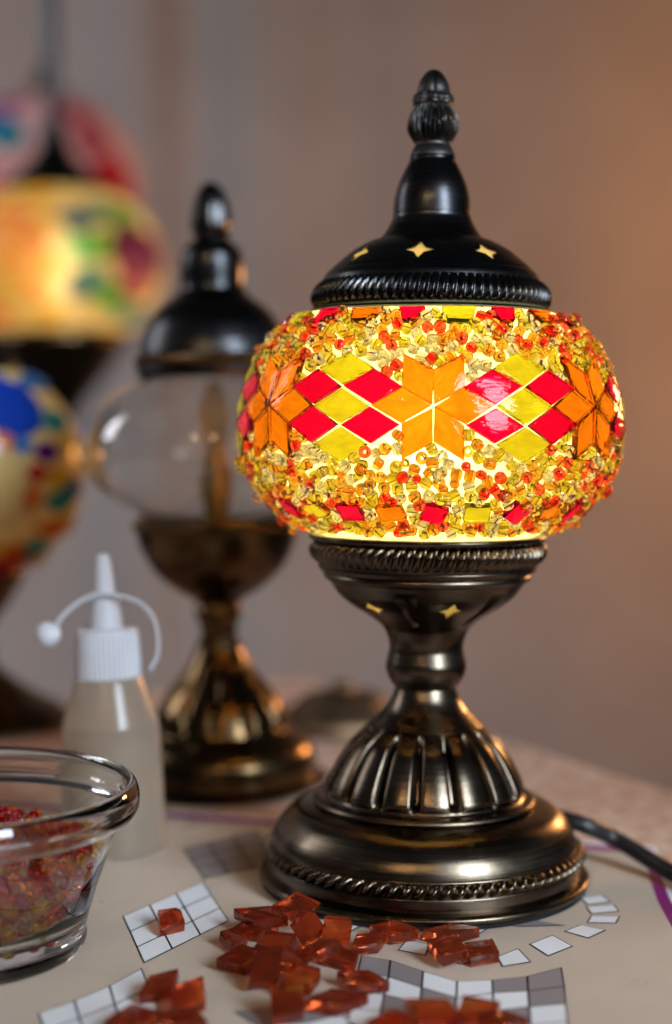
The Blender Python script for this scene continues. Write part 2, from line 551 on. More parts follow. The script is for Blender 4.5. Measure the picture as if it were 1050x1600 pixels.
rowsD = [[(565, 1495), (610, 1502), (661, 1519), (714, 1535), (769, 1533), (824, 1527), (877, 1513)],
         [(558, 1521), (607, 1528), (659, 1545), (713, 1561), (770, 1553), (825, 1550), (882, 1543)],
         [(552, 1548), (600, 1556), (656, 1569), (712, 1583), (772, 1582), (827, 1575), (884, 1570)],
         [(547, 1576), (595, 1583), (652, 1597), (711, 1612), (775, 1613), (829, 1604), (887, 1598)],
         [(541, 1606), (590, 1614), (649, 1630), (710, 1645), (778, 1645), (832, 1635), (891, 1628)]]
cells(lattice(rowsD), {0, 1, 4, 5, 8, 11, 13, 16, 20})
cells([[(366, 1582), (425, 1575), (475, 1569), (529, 1585), (480, 1600), (402, 1604)]], {0})
cells([[(402, 1606), (480, 1602), (532, 1588), (560, 1604), (520, 1640), (440, 1640)]], set())
zz = lambda pts, ox=560, oy=1360, s=2.143: [(ox + x / s, oy + y / s) for x, y in pts]
ring = [zz([(742, 95), (815, 85), (845, 108), (768, 118)]), zz([(762, 125), (855, 118), (873, 140), (780, 148)]),
        zz([(780, 155), (875, 157), (862, 180), (765, 178)]), zz([(690, 207), (745, 185), (828, 203), (770, 230)]),
        zz([(573, 250), (650, 220), (717, 257), (635, 290)]), zz([(464, 292), (535, 265), (577, 310), (482, 325)]),
        zz([(300, 302), (360, 292), (420, 300), (345, 318)]), zz([(133, 270), (160, 238), (240, 250), (225, 288)]),
        zz([(175, 180), (225, 175), (292, 214), (222, 253)], 480, 1380, 3.28), zz([(82, 132), (130, 120), (205, 152), (90, 165)], 480, 1380, 3.28),
        zz([(352, 200), (455, 183), (395, 222), (350, 228)]), zz([(458, 184), (530, 160), (690, 187), (545, 191)])]
cells(ring, {11})

# ================================================================== THE LIT MOSAIC LAMP
LY = 0.562
LX = at_depth(661, 1374, LY).x
lamp = empty('mosaic_lamp', (LX, LY, 0.0005))
lamp.rotation_euler = (0, R(0.40), 0)
tag(lamp, 'lit orange, red and yellow bead mosaic lamp on dark bronze foot', 'lamp')
def prof(pts, Y=LY, z0=0.0):
    out = []
    for p in pts:
        d = ray(525, p[1])
        t = Y / d.y
        out.append((p[0] / FPX * t, CAM_H + d.z * t - z0) + tuple(p[2:]))
    return out
def zrow(y, Y=LY):
    return prof([(0, y)], Y)[0][1]
PX = LY / FPX                                        # metres per survey pixel at the lamp
def rope(name, y0, y1, r0, r1, n, amp, mat, parent, Y=LY, slant=1.0, bulge=0.004, z0=0.0):
    """cast rope moulding: a band of slanting lobes"""
    (ra, za), (rb, zb) = prof([(r0, y0)], Y, z0)[0], prof([(r1, y1)], Y, z0)[0]
    segs, k = n * 10, 10
    v, f = [], []
    for j in range(segs):
        a = 2 * math.pi * j / segs
        for i in range(k + 1):
            u = i / k
            w = math.sin(math.pi * u)
            ph = n * a + slant * (u - 0.5) * 4.2
            lobe = abs(math.cos(ph / 2)) ** 1.5
            r = ra + (rb - ra) * u + w ** 0.6 * (bulge * 0.25 + amp * lobe) - 0.0006 * (1 - w)
            v.append((r * math.cos(a), r * math.sin(a), za + (zb - za) * u))
    for j in range(segs):
        q = (j + 1) % segs
        for i in range(k):
            f.append((j * (k + 1) + i, j * (k + 1) + i + 1, q * (k + 1) + i + 1, q * (k + 1) + i))
    return link(name, mesh(name, v, f), mat, parent)

# foot: spreading base with sixteen flutes
foot_pts = [(0, 1073, 1), (47, 1073, 1), (49, 1080), (54, 1092), (63, 1106), (73, 1117), (84, 1128), (88, 1132, 1), (86, 1134, 1), (92, 1139), (111, 1158),
            (130, 1185), (144, 1211), (151, 1229), (153, 1238, 1), (156, 1241, 1), (163, 1241), (170, 1243), (173, 1248), (170, 1252, 1), (176, 1253, 1), (196, 1258), (212, 1268),
            (226, 1284), (233, 1298), (236, 1309), (236, 1312, 1), (238, 1314), (238, 1335, 1), (241, 1336), (242, 1348), (241, 1354, 1), (249, 1355, 1), (254.5, 1357), (257, 1361), (255, 1366), (250, 1367.5, 1), (0, 1367.5, 1)]
def flute(a, r, z):
    y0, y1 = zrow(1134), zrow(1236)
    if y1 < z < y0:
        u = (y0 - z) / (y0 - y1)
        c = abs(((a * 16 / (2 * math.pi) + 0.35) % 1) - 0.5) * 2      # 1 in the groove
        g = max(0.0, (c - 0.62) / 0.38)
        g = (g * g * (3 - 2 * g))
        win = min(1, u / 0.22) * min(1, (1 - u) / 0.08)
        lob = (1 - c * c) * 0.0012 * win
        return r - 0.0042 * g * win + lob, z
    return r, z
FS = 16 * 30
link('foot', lathe('foot', spline(prof(foot_pts), 6), FS, fn=flute, deg=40), M['bronze'], lamp)
link('felt_pad', lathe('felt_pad', prof([(0, 1368), (252, 1368), (253, 1374), (0, 1374)]), 96), M['felt'], lamp)
rope('rope_trim', 1311, 1336, 235, 237, 80, 0.0031, M['bronze'], lamp, bulge=0.002, slant=1.3)
# cup with six punched stars and six long dents
def star_poly(s, n=4, inner=0.47):
    out = []
    for k in range(n * 2):
        r = s if k % 2 == 0 else s * inner
        out.append((r * math.cos(math.pi * k / n + math.pi / 2), r * math.sin(math.pi * k / n + math.pi / 2)))
    return out
def surf_frame(phi, r, z, nr, nz):
    """matrix with z along the outward normal and y up the slope"""
    d = Vector((math.sin(phi), -math.cos(phi), 0))
    n = (d * nr + Vector((0, 0, nz))).normalized()
    u = Vector((math.cos(phi), math.sin(phi), 0))
    w = n.cross(u)
    m = Matrix((u, w, n)).transposed().to_4x4()
    m.translation = d * r + Vector((0, 0, z))
    return m
def punch(me, mats, size):
    """cut star holes through a closed mesh"""
    body = bpy.data.objects.new('tmp', me); COL.objects.link(body)
    bm = bmesh.new()
    for mt in mats:
        pr = prism('c', star_poly(size), -0.006, 0.006)
        pr.transform(mt); bm.from_mesh(pr); bpy.data.meshes.remove(pr)
    cm = bpy.data.meshes.new('cut'); bm.to_mesh(cm); bm.free()
    cut = bpy.data.objects.new('cut', cm); COL.objects.link(cut)
    md = body.modifiers.new('b', 'BOOLEAN'); md.operation, md.object, md.solver = 'DIFFERENCE', cut, 'EXACT'
    dg = bpy.context.evaluated_depsgraph_get()
    res = bpy.data.meshes.new_from_object(body.evaluated_get(dg))
    for o in (body, cut):
        bpy.data.objects.remove(o)
    res.polygons.foreach_set('use_smooth', [True] * len(res.polygons))
    return sharp(res, 32)
VIEW = -3.4                                          # the lens stands this far round the lamp
cup_out = [(0, 1074, 1), (48, 1074, 1), (53, 1068), (60, 1055), (63, 1041), (60, 1026), (57.5, 1013), (60, 998), (68, 981), (84, 967), (101, 956), (119, 945), (137, 930),
           (149, 914), (154, 907, 1), (159, 905), (162, 900), (160, 894, 1), (166, 893), (170, 887, 1), (170, 882), (173, 862), (174, 844, 1), (183, 843), (185, 839), (184, 835, 1), (178, 834, 1)]
cup_in = [(170, 837, 1), (166, 876), (150, 903), (131, 923), (110, 940), (80, 957), (40, 966), (0, 967)]
def dent(a, r, z):
    y0, y1 = zrow(917), zrow(972)
    if y1 < z < y0 and r > 0.012:
        u = (y0 - z) / (y0 - y1)
        k = ((math.degrees(a) + 90 - (VIEW - 12.5)) % 60)
        k = min(k, 60 - k)
        w = 6.5 * (1 - 0.35 * u)
        g = max(0.0, 1 - (k / w) ** 2) * math.sin(math.pi * u) ** 0.6
        if r * 1.0 > (80 / FPX * LY):
            return r - 0.0035 * g, z
    return r, z
outer = spline(prof(cup_out), 5)
inner_p = spline(prof(cup_in), 3)
n_out = len(outer)
cup_me = lathe('cup', outer + inner_p, 240, fn=dent)
nr, nz = 0.62, -0.78
cupm = [surf_frame(R(VIEW + 17.5 + 60 * k), 120 * PX, zrow(944.5), nr, nz) for k in range(6)]
link('cup', punch(cup_me, cupm, 22.5 * PX), M['bronze'], lamp)
glow_pane_me = prism('star_glow_pane', star_poly(22.1 * PX), -0.0015, -0.0008)  # added plates stand in for the glow seen through the holes
for k, mt in enumerate(cupm):
    o = link('star_glow_pane', glow_pane_me, M['glow_pane'], lamp); o.matrix_local = mt
rope('rope_trim', 843, 883, 174, 168, 70, 0.0024, M['bronze'], lamp, bulge=0.004, slant=1.2)
# cap with eight punched stars
cap_out = [(0, 246, 1), (30, 246, 1), (35, 249), (36, 252, 1), (35, 254, 1), (38.5, 259), (43, 268), (49, 281), (55, 297), (59, 315), (60.5, 332), (61, 342), (64, 350), (69, 360), (77, 372),
           (82, 377, 1), (96, 381), (120, 394), (138, 408), (154, 422), (158, 427, 1), (162, 430), (164, 433, 1), (167, 437), (170, 445), (172, 452), (175, 466), (177, 482), (180, 487, 1), (188, 489), (190, 494), (189, 500, 1), (184, 501, 1)]
cap_in = [(181, 499, 1), (171, 480), (160, 448), (145, 430), (128, 411), (110, 399), (85, 389), (66, 378), (52, 350), (50, 320), (0, 312)]
cap_me = lathe('cap', spline(prof(cap_out), 5) + spline(prof(cap_in), 3), 200)
capm = [surf_frame(R(VIEW - 7.5 + 45 * k), 134 * PX, zrow(405), 0.62, 0.78) for k in range(8)]
link('cap', punch(cap_me, capm, 22.0 * PX), M['black_bronze'], lamp)
glow_pane2 = prism('star_glow_pane', star_poly(21.6 * PX), -0.0015, -0.0008)  # same added glow plates for the holes of the cap
for mt in capm:
    o = link('star_glow_pane', glow_pane2, M['glow_pane'], lamp); o.matrix_local = mt
rope('rope_trim', 441, 487, 168, 180, 82, 0.0024, M['black_bronze'], lamp, bulge=0.003, slant=0.9)
# lotus finial
fin_lo = [(0, 247, 1), (35, 247, 1), (34, 243), (31, 236), (27.5, 230), (27, 227, 1), (31, 220), (35.5, 210), (37, 200), (35.5, 189), (32, 178), (29, 169), (28, 163), (0, 160, 1)]
def petal(a, r, z):
    y0, y1 = zrow(168), zrow(226)
    if y1 < z < y0:
        u = (y0 - z) / (y0 - y1)
        k = a * 6 / (2 * math.pi)
        c = abs((k % 1) - 0.5) * 2
        rib = 0.0010 * math.cos(a * 36 + (u - 0.5) * (3.2 if (k % 1) < 0.5 else -3.2))
        return r - 0.0011 * c ** 6 * math.sin(math.pi * u) + rib * math.sin(math.pi * u) ** 0.5, z
    return r, z
fin = link('finial', lathe('finial', spline(prof(fin_lo), 6), 192, fn=petal), M['matte_bronze'], lamp)
fin_up = [(0, 169, 1), (27, 168), (29.5, 162), (30, 157), (28, 152), (26.5, 147), (25, 138), (21, 128), (14, 118), (7, 112.5), (0, 111)]
def bud(a, r, z):
    y0 = zrow(149)
    if z < y0:
        return r + 0.0006 * math.cos(a * 8), z
    c = abs(((a * 4 / (2 * math.pi)) % 1) - 0.5) * 2
    return r - 0.0007 * c ** 8, z
link('bud', lathe('bud', spline(prof(fin_up), 6), 128, fn=bud), M['matte_bronze'], fin)
# bulb and socket inside
bulb_pts = [(0, 610), (22, 612), (44, 624), (56, 645), (56, 665), (44, 690), (30, 712), (28, 730), (0, 730)]
bo = link('bulb', lathe('bulb', spline(prof(bulb_pts), 2), 16), M['bulb'], lamp)
link('socket', lathe('socket', prof([(0, 731), (30, 731), (32, 780), (30, 840), (26, 860), (24, 964), (0, 964)]), 32), M['socket'], lamp)

# ---- the glass shade and what is glued on it
GA, GC, GT, GB = 287.0, 675.0, 238.0, 197.0          # half width, widest row, heights up and down
def globe_pt(phi, psi):
    """point and outward normal on the shade (metres, lamp space)"""
    a = GA * PX; b = (GT if psi > 0 else GB) * PX
    r, z = a * math.cos(psi), zrow(GC) + b * math.sin(psi)
    d = Vector((math.sin(phi), -math.cos(phi), 0))
    n = (d * (math.cos(psi) / a) + Vector((0, 0, math.sin(psi) / b))).normalized()
    return d * r + Vector((0, 0, z)), n
def psi_row(y):
    return math.asin((GC - y) / (GT if y < GC else GB))
def globe_move(phi, psi, s, t):
    """walk s metres round and t metres up the shade"""
    n = 12
    for _ in range(n):
        a = GA * PX; b = (GT if psi > 0 else GB) * PX
        ds = math.hypot(a * math.sin(psi), b * math.cos(psi))
        phi += s / n / (a * math.cos(psi)); psi += t / n / ds
    return phi, psi
pr = []
for k in range(41):
    psi = psi_row(844) + (psi_row(478) - psi_row(844)) * k / 40
    p, n = globe_pt(0, psi)
    pr.append((-p.y, p.z))
shade = link('glass_shade', lathe('glass_shade', pr, 128), M['shade'], lamp)
shade['label'] = 'glowing round glass shade set with beads and rhombic tiles'
def shade_frame(phi, psi, rot=0.0, lift=0.0):
    p, n = globe_pt(phi, psi)
    u = Vector((math.cos(phi), math.sin(phi), 0))
    w = n.cross(u)
    c, s = math.cos(rot), math.sin(rot)
    u2, w2 = u * c + w * s, w * c - u * s
    m = Matrix((u2, w2, n)).transposed().to_4x4()
    m.translation = p + n * lift
    return m
TT = 0.0026
LD, SD = 84.5 * PX, 50 * PX                           # long and short diagonal of a tile
rs = random.Random(11)
tile_zones = []
def rhomb(k, ld=LD, sd=SD):
    q = random.Random(k)
    j = lambda: q.uniform(-0.012, 0.012) * ld
    return [(ld / 2 + j(), j()), (j(), sd / 2 + j()), (-ld / 2 + j(), j()), (j(), -sd / 2 + j())]
rhombs = {c: [prism('tile_' + c, [(x * .992, y * .988) for x, y in rhomb(i + 5)], 0.0, TT, 0.00028) for i in range(4)] for c in 'roy'}
TM = {'r': M['t_red'], 'o': M['t_orange'], 'y': M['t_yellow']}
for c in rhombs:
    for me in rhombs[c]:
        me.materials.append(TM[c])
def stick(me, phi, psi, rot, poly):
    m = shade_frame(phi, psi, rot, 0.0003)
    m = m @ Euler((rs.uniform(-.035, .035), rs.uniform(-.025, .025), rs.uniform(-.02, .02))).to_matrix().to_4x4()
    o = place('tile', me, shade)
    o.matrix_local = m
    tile_zones.append((m.inverted(), poly))
MIDROW = psi_row(641)
rpoly = rhomb(5)
for k in range(7):
    phi0 = R(-2.4 + 360 / 7 * k)
    for d in (0, 60, 120, 180, 240, 300):
        a = R(d)
        L_ = LD * 0.505
        ph, ps = globe_move(phi0, MIDROW, L_ * math.cos(a), L_ * math.sin(a))
        stick(rs.choice(rhombs['o']), ph, ps, a, rpoly)
    for dx, dy, c in ((0, 0, 'y'), (0, 1, 'y'), (0, -1, 'y'), (-.5, .5, 'r'), (.5, .5, 'r'), (-.5, -.5, 'r'), (.5, -.5, 'r')):
        ph, ps = globe_move(phi0 + R(180 / 7), MIDROW, dx * LD * 1.045, dy * SD * 1.03)
        stick(rs.choice(rhombs[c]), ph, ps, 0.0, rpoly)
# cut pieces tucked under the cap and a ring of small tiles above the cup
for k in range(20):
    c = 'ryro'[k % 4]
    w = {'r': 19, 'y': 25, 'o': 24}[c] * PX
    q = random.Random(k)
    h = (26 + q.uniform(-3, 5)) * PX
    poly = [(-w, h * .5), (-w * q.uniform(.55, .95), -h * .5), (w * q.uniform(.2, .6), -h * q.uniform(.4, .6)), (w, h * .5)]
    me = prism('tile_cut', poly, 0, TT, 0.0003); me.materials.append(TM[c])
    stick(me, R(VIEW - 79 + 18 * k), psi_row(517), 0.0, poly)
for k in range(25):
    c = 'oryr'[k % 4]
    q = random.Random(k + 50)
    w, h = (q.uniform(19, 22)) * PX, (q.uniform(15, 18)) * PX
    poly = [(-w, h * .8), (w * .75, h), (w, -h * .8), (-w * .75, -h)]
    me = prism('tile_cut', poly, 0, TT, 0.0003); me.materials.append(TM[c])
    stick(me, R(VIEW - 70 + 14.4 * k), psi_row(784), q.uniform(-.6, .5), poly)

# ---- seed beads
def bead_mesh(name, ro, hl, rh, segs=14, mat=None):
    c = 0.55
    loop = [(rh, -hl * .78), (rh * 1.3, -hl * .96), (ro * .60, -hl), (ro * .82, -hl * .84), (ro * .96, -hl * .48), (ro, 0), (ro * .96, hl * .48), (ro * .82, hl * .84), (ro * .60, hl), (rh * 1.3, hl * .96), (rh, hl * .78)]
    me = lathe(name, loop, segs, closed=True, deg=75)
    if mat:
        me.materials.append(mat)
    return me
BR, BH = 9.0 * PX, 7.6 * PX
bead_cols = ['clear', 'yellow', 'orange', 'red']
bead_me = {c: bead_mesh('bead_' + c, BR, BH, BR * .34, 14, M['b_' + c]) for c in bead_cols}
def scatter_beads():
    q = random.Random(21)
    pts, grid = [], {}
    cs = BR * 2
    tz = [(mi, poly) for mi, poly in tile_zones]
    def inside(p, grow):
        for mi, poly in tz:
            l = mi @ p
            if abs(l.z) > 0.008 or abs(l.x) > 0.014 or abs(l.y) > 0.014:
                continue
            n = len(poly); best = 1e9
            area_ = sum(poly[i][0] * poly[(i + 1) % n][1] - poly[(i + 1) % n][0] * poly[i][1] for i in range(n))
            sg = 1 if area_ > 0 else -1
            for i in range(n):
                (x0, y0), (x1, y1) = poly[i], poly[(i + 1) % n]
                e = math.hypot(x1 - x0, y1 - y0)
                dist = sg * ((x1 - x0) * (l.y - y0) - (y1 - y0) * (l.x - x0)) / e
                best = min(best, dist)
            if best > -grow:
                return True
        return False
    lo, hi = psi_row(814), psi_row(513)
    # full beads first, then smaller ones pushed into the gaps left between them
    for tries, fac, size in ((46000, 1.60, 1.0), (26000, 1.38, 0.80)):
        for _ in range(tries):
            phi = q.uniform(-math.pi, math.pi); psi = q.uniform(lo, hi)
            if q.random() > math.cos(psi):
                continue
            p, n = globe_pt(phi, psi)
            g = (int(p.x // cs), int(p.y // cs), int(p.z // cs))
            md = BR * fac
            if any((o - p).length_squared < md * md for dx in (-1, 0, 1) for dy in (-1, 0, 1) for dz in (-1, 0, 1) for o in grid.get((g[0] + dx, g[1] + dy, g[2] + dz), ())):
                continue
            # a few bare patches of glass below the front star
            if abs(phi) < 0.30 and psi_row(800) < psi < psi_row(700) and q.random() < 0.75:
                continue
            if inside(p, BR * .42 * size):
                continue
            grid.setdefault(g, []).append(p)
            pts.append((phi, psi, size))
    # an odd bead rides on top of its neighbours
    top = [(p[0] + q.uniform(-.03, .03), p[1] + q.uniform(-.03, .03)) for p in pts if q.random() < 0.05]
    return [(a, b, 0, s) for a, b, s in pts] + [(a, b, 1, 1.0) for a, b in top]
bpts = scatter_beads()
def facing(b):
    p, n = globe_pt(b[0], b[1])
    w = lamp.matrix_basis @ p
    return -(n.dot((Vector((0, 0, CAM_H)) - w).normalized()))
bpts.sort(key=facing)
rest = {c: bmesh.new() for c in bead_cols}
qb = random.Random(5)
count = 0
for phi, psi, lvl, size in bpts:
    col = qb.choices(bead_cols, (0.24, 0.32, 0.27, 0.17))[0]
    radial = qb.random() < 0.30 and not lvl
    m = shade_frame(phi, psi, qb.uniform(0, math.pi), (BH * 0.88 if radial else BR * 0.80) * size + lvl * BR * 0.9)
    if radial:
        m = m @ Euler((qb.uniform(-.25, .25), qb.uniform(-.25, .25), 0)).to_matrix().to_4x4()
    else:
        m = m @ Euler((math.pi / 2 + qb.uniform(-.3, .3), qb.uniform(-.2, .2), 0)).to_matrix().to_4x4()
    w_ = qb.uniform(.92, 1.05) * size
    m = m @ Matrix.Diagonal((w_, w_, qb.uniform(.85, 1.12) * size, 1))
    if count < 300:
        o = place('bead', bead_me[col], shade); o.matrix_local = m
        count += 1
    else:
        t = bead_me[col].copy(); t.transform(m); rest[col].from_mesh(t); bpy.data.meshes.remove(t)
rem = bpy.data.meshes.new('beads_rest')
allb = bmesh.new()
for i, c in enumerate(bead_cols):
    rem.materials.append(M['b_' + c])
    t = bpy.data.meshes.new('t'); rest[c].to_mesh(t); rest[c].free()
    k = len(allb.faces); allb.from_mesh(t); allb.faces.ensure_lookup_table()
    for fc in allb.faces[k:]:
        fc.material_index = i
    bpy.data.meshes.remove(t)
allb.to_mesh(rem); allb.free()
o = place('beads', rem, shade); o['kind'] = 'stuff'
print('beads on shade', len(bpts))
# power cord
cpts = [Vector((LX + 0.045, LY + 0.035, 0.017)), on_table(903, 1286, 0.018), on_table(965, 1313, 0.0105), on_table(1050, 1364, 0.0045), on_table(1130, 1402, 0.0040)]
cord = link('power_cord', tube('power_cord', [lamp.matrix_basis.inverted() @ p for p in cpts], 0.0033), M['cord'], lamp)

# ================================================================== OTHER LAMPS
# unlit lamp with a clear globe behind on the left
BY = 0.7255
bl = empty('clear_globe_lamp', (at_depth(346, 1215, BY).x, BY, 0))
bl.rotation_euler = (0, R(-0.6), 0)
tag(bl, 'unlit dark bronze lamp with clear bare glass globe, behind the lit lamp', 'lamp')
tz_b = lambda y: prof([(0, y)], BY)[0][1]
b_foot = [(0, 1000, 1), (31, 1000), (36, 1012), (48, 1035), (62, 1055), (80, 1076), (95, 1098), (103, 1120), (107, 1135, 1), (113, 1140), (122, 1146, 1), (134, 1155), (144, 1170), (148, 1188), (148, 1196, 1), (150, 1198), (150, 1208, 1), (155, 1209), (156, 1216), (0, 1217, 1)]
def bflute(a, r, z):
    y0, y1 = tz_b(1030), tz_b(1132)
    if y1 < z < y0:
        u = (y0 - z) / (y0 - y1)
        c = abs(((a * 12 / (2 * math.pi)) % 1) - 0.5) * 2
        return r - 0.003 * max(0, (c - .55) / .45) ** 2 * min(1, u * 4, (1 - u) * 8), z
    return r, z
link('foot', lathe('foot', spline(prof(b_foot, BY), 5), 192, fn=bflute), M['old_bronze'], bl)
b_cup = [(0, 1001, 1), (30, 1001, 1), (28, 990), (30, 975), (36, 960), (37, 950), (34, 942), (43, 933), (64, 921), (86, 904), (105, 882), (118, 858), (124, 838), (126, 829), (128, 818), (127, 808, 1), (118, 806, 1), (112, 812), (110, 840), (92, 876), (56, 908), (0, 916)]
link('cup', lathe('cup', spline(prof(b_cup, BY), 4), 128), M['old_bronze'], bl)
rope('rope_trim', 810, 828, 125, 126, 60, 0.0013, M['old_bronze'], bl, Y=BY)
b_cap = [(0, 372, 1), (24, 374), (38, 383), (47, 396), (50, 415), (50, 445), (52, 455), (59, 463), (74, 474), (90, 488), (103, 506), (111, 526), (115, 540), (118, 556), (118, 574, 1), (121, 577), (120, 590, 1), (112, 590, 1), (108, 560), (96, 530), (74, 500), (0, 470)]
link('cap', lathe('cap', spline(prof(b_cap, BY), 4), 128), M['black_bronze'], bl)
rope('rope_trim', 552, 576, 116, 118, 60, 0.0013, M['old_bronze'], bl, Y=BY)
b_fin = [(0, 376, 1), (22, 374), (26, 368), (30, 360), (31, 348), (29, 330), (26, 316), (20, 300), (11, 288), (0, 283)]
link('finial', lathe('finial', spline(prof(b_fin, BY), 4), 64, fn=lambda a, r, z: (r * (1 + .05 * math.cos(8 * a)), z)), M['black_bronze'], bl)
def shell(name, cx_half, yc, top, bot, y0, y1, Y, thick, n=36):
    out = []
    for k in range(n + 1):
        y = y1 + (y0 - y1) * (0.5 - 0.5 * math.cos(math.pi * k / n))
        b = top if y < yc else bot
        out.append((cx_half * math.sqrt(max(0, 1 - ((y - yc) / b) ** 2)), y))
    P = prof(out, Y)
    return P + [(r - thick, z) for r, z in reversed(P)]
M['clear_glass'] = glass('clear_globe_glass', (0.97, 0.97, 0.95), 0.0, 1.48)
link('globe', lathe('globe', shell('globe', 208, 698, 125, 125, 589, 808, BY, 0.0016), 96, closed=True), M['clear_glass'], bl)
link('bulb_holder', lathe('bulb_holder', prof([(0, 905), (20, 905), (20, 780), (26, 778), (26, 735), (22, 733), (20, 705), (0, 704)], BY), 32), plain('brass_holder', (0.62, 0.40, 0.14), 0.35, 1.0), bl)
link('bulb', lathe('bulb', spline(prof([(0, 704), (14, 702), (20, 685), (24, 655), (19, 625), (8, 604), (0, 600)], BY), 3), 32), glass('bulb_glass', (1.0, 0.85, 0.6), 0.15, 1.2, cloud=0.35, cloudcol=(0.8, 0.55, 0.25)), bl)

# ---- helpers for mosaic globes far behind
def ball_tile(parent, mat, c, rad, phi, psi, w, h, n=4, rot=0.0, thick=0.003, name='tile'):
    """glass piece of n corners lying on a sphere"""
    poly = [(w / 2 * math.cos(2 * math.pi * k / n + rot), h / 2 * math.sin(2 * math.pi * k / n + rot)) for k in range(n)]
    d = Vector((math.sin(phi) * math.cos(psi), -math.cos(phi) * math.cos(psi), math.sin(psi)))
    u = Vector((math.cos(phi), math.sin(phi), 0)); v = d.cross(u)
    # follow the curve: inner and outer fans
    vs, fs = [], []
    for lay in (0.0, thick):
        base = len(vs)
        vs.append(d * (rad + lay))
        for ring in (0.5, 1.0):
            for k in range(len(poly)):
                for s in range(3):
                    p, q = Vector(poly[k]), Vector(poly[(k + 1) % n])
                    e = p.lerp(q, s / 3) * ring
                    vs.append((d + (u * e.x + v * e.y) / rad).normalized() * (rad + lay))
        m = len(poly) * 3
        for k in range(m):
            k2 = (k + 1) % m
            a = (base, base + 1 + k, base + 1 + k2)
            b = (base + 1 + k, base + 1 + m + k, base + 1 + m + k2, base + 1 + k2)
            fs += [a, b] if lay else [a[::-1], b[::-1]]
    m = len(poly) * 3
    T = 1 + 2 * m
    for k in range(m):
        k2 = (k + 1) % m
        fs.append((1 + m + k, 1 + m + k2, T + 1 + m + k2, T + 1 + m + k))
    me = mesh(name, [p + c for p in vs], fs); sharp(me, 40)
    return link(name, me, mat, parent)
def cglass(name, col, cloud=0.6):
    return glass(name, col, 0.12, cloud=cloud, bstr=0.2)
CG = {'blue': cglass('blue_glass', (0.02, 0.10, 0.75)), 'sky': cglass('sky_blue_glass', (0.05, 0.32, 0.80)), 'green': cglass('green_glass', (0.06, 0.62, 0.10)),
      'purple': cglass('purple_glass', (0.22, 0.02, 0.42)), 'red': cglass('red_glass', (0.75, 0.02, 0.03)), 'teal': cglass('teal_glass', (0.05, 0.50, 0.52)),
      'orange': cglass('orange_glass', (0.95, 0.30, 0.03)), 'amber': cglass('amber_glass', (1.0, 0.50, 0.08)), 'yellow': cglass('yellow_glass', (0.95, 0.72, 0.08)),
      'cream': cglass('cream_glass', (0.92, 0.78, 0.40)), 'magenta': cglass('magenta_glass', (0.55, 0.05, 0.30)), 'pink': cglass('pink_glass', (0.72, 0.12, 0.16))}
M['far_shade'] = frosted('amber_shade_glass', (1.0, 0.74, 0.30), 0.12, 0.8, 0.15)
M['pale_shade'] = frosted('pale_shade_glass', (0.95, 0.74, 0.32), 0.1, 0.6, 0.6)
M['dim_shade'] = frosted('dim_shade_glass', (0.80, 0.45, 0.42), 0.1, 0.6, 0.6)
def globe_lamp(name, label, Y, cx, cyy, rpx, squash, shade_mat, y_top, y_bot):
    c = at_depth(cx, cyy, Y)
    rad = rpx / FPX * Y
    root = empty(name, c)
    tag(root, label, 'lamp')
    pr_ = []
    a0, a1 = math.asin(min(1, (cyy - y_top) / (rpx * squash))), -math.asin(min(1, (y_bot - cyy) / (rpx * squash)))
    for k in range(31):
        t = a1 + (a0 - a1) * k / 30
        pr_.append((rad * math.cos(t), rad * squash * math.sin(t)))
    s = link('glass_shade', lathe('glass_shade', pr_, 64), shade_mat, root)
    return root, s, rad
def turned(name, pts, Y, cyy, mat, parent, segs=64):
    zc = prof([(0, cyy)], Y)[0][1]
    return link(name, lathe(name, spline(prof(pts, Y, zc), 4), segs), mat, parent)
dark = M['black_bronze']

# lit amber lamp hanging at upper left
HY = 1.6
h1, s1, r1 = globe_lamp('hanging_lamp', 'glowing amber globe lamp with blue and green pieces hanging at upper left', HY, 88, 415, 164, 0.80, M['far_shade'], 308, 522)
turned('cap', [(0, 160, 1), (10, 160), (16, 200), (26, 235), (44, 258), (62, 276), (84, 296), (94, 308), (95, 318, 1), (88, 318), (60, 296), (0, 280)], HY, 415, dark, h1)
turned('cup', [(104, 518, 1), (110, 522), (110, 536), (98, 552), (80, 580), (56, 610), (34, 640), (22, 668), (14, 690), (0, 700)], HY, 415, M['old_bronze'], h1)
turned('rod', [(11, 165, 1), (11, -700, 1)], HY, 415, dark, h1, 24)
turned('bulb', [(0, 380), (18, 384), (30, 405), (30, 430), (14, 465), (0, 468)], HY, 415, glow('far_lit_bulb', (1.0, 0.86, 0.62), 12.0), h1, 20)
S_ = lambda px: px / FPX * HY
def dot(parent, rad, Y, cx, cyy, squash, px, py, mat, w, h, n=4, rot=0.0):
    x, z = (px - cx) / FPX * Y / rad, -(py - cyy) / FPX * Y / rad / squash
    psi = math.asin(max(-.98, min(.98, z)))
    phi = math.asin(max(-.97, min(.97, x / math.cos(psi))))
    o = ball_tile(parent, mat, Vector((0, 0, 0)), rad, phi, psi, w / FPX * Y / max(.35, math.cos(phi)), h / FPX * Y, n, rot)
    for v in o.data.vertices:
        v.co.z *= squash
    return o
CL = {k: glass('lit_' + m.name, [c ** (0.5 if k in ('blue', 'sky', 'green', 'purple', 'magenta', 'teal') else 1.25) for c in m.node_tree.nodes['Principled BSDF'].inputs['Base Color'].default_value[:3]], 0.15, 1.2) for k, m in CG.items()}
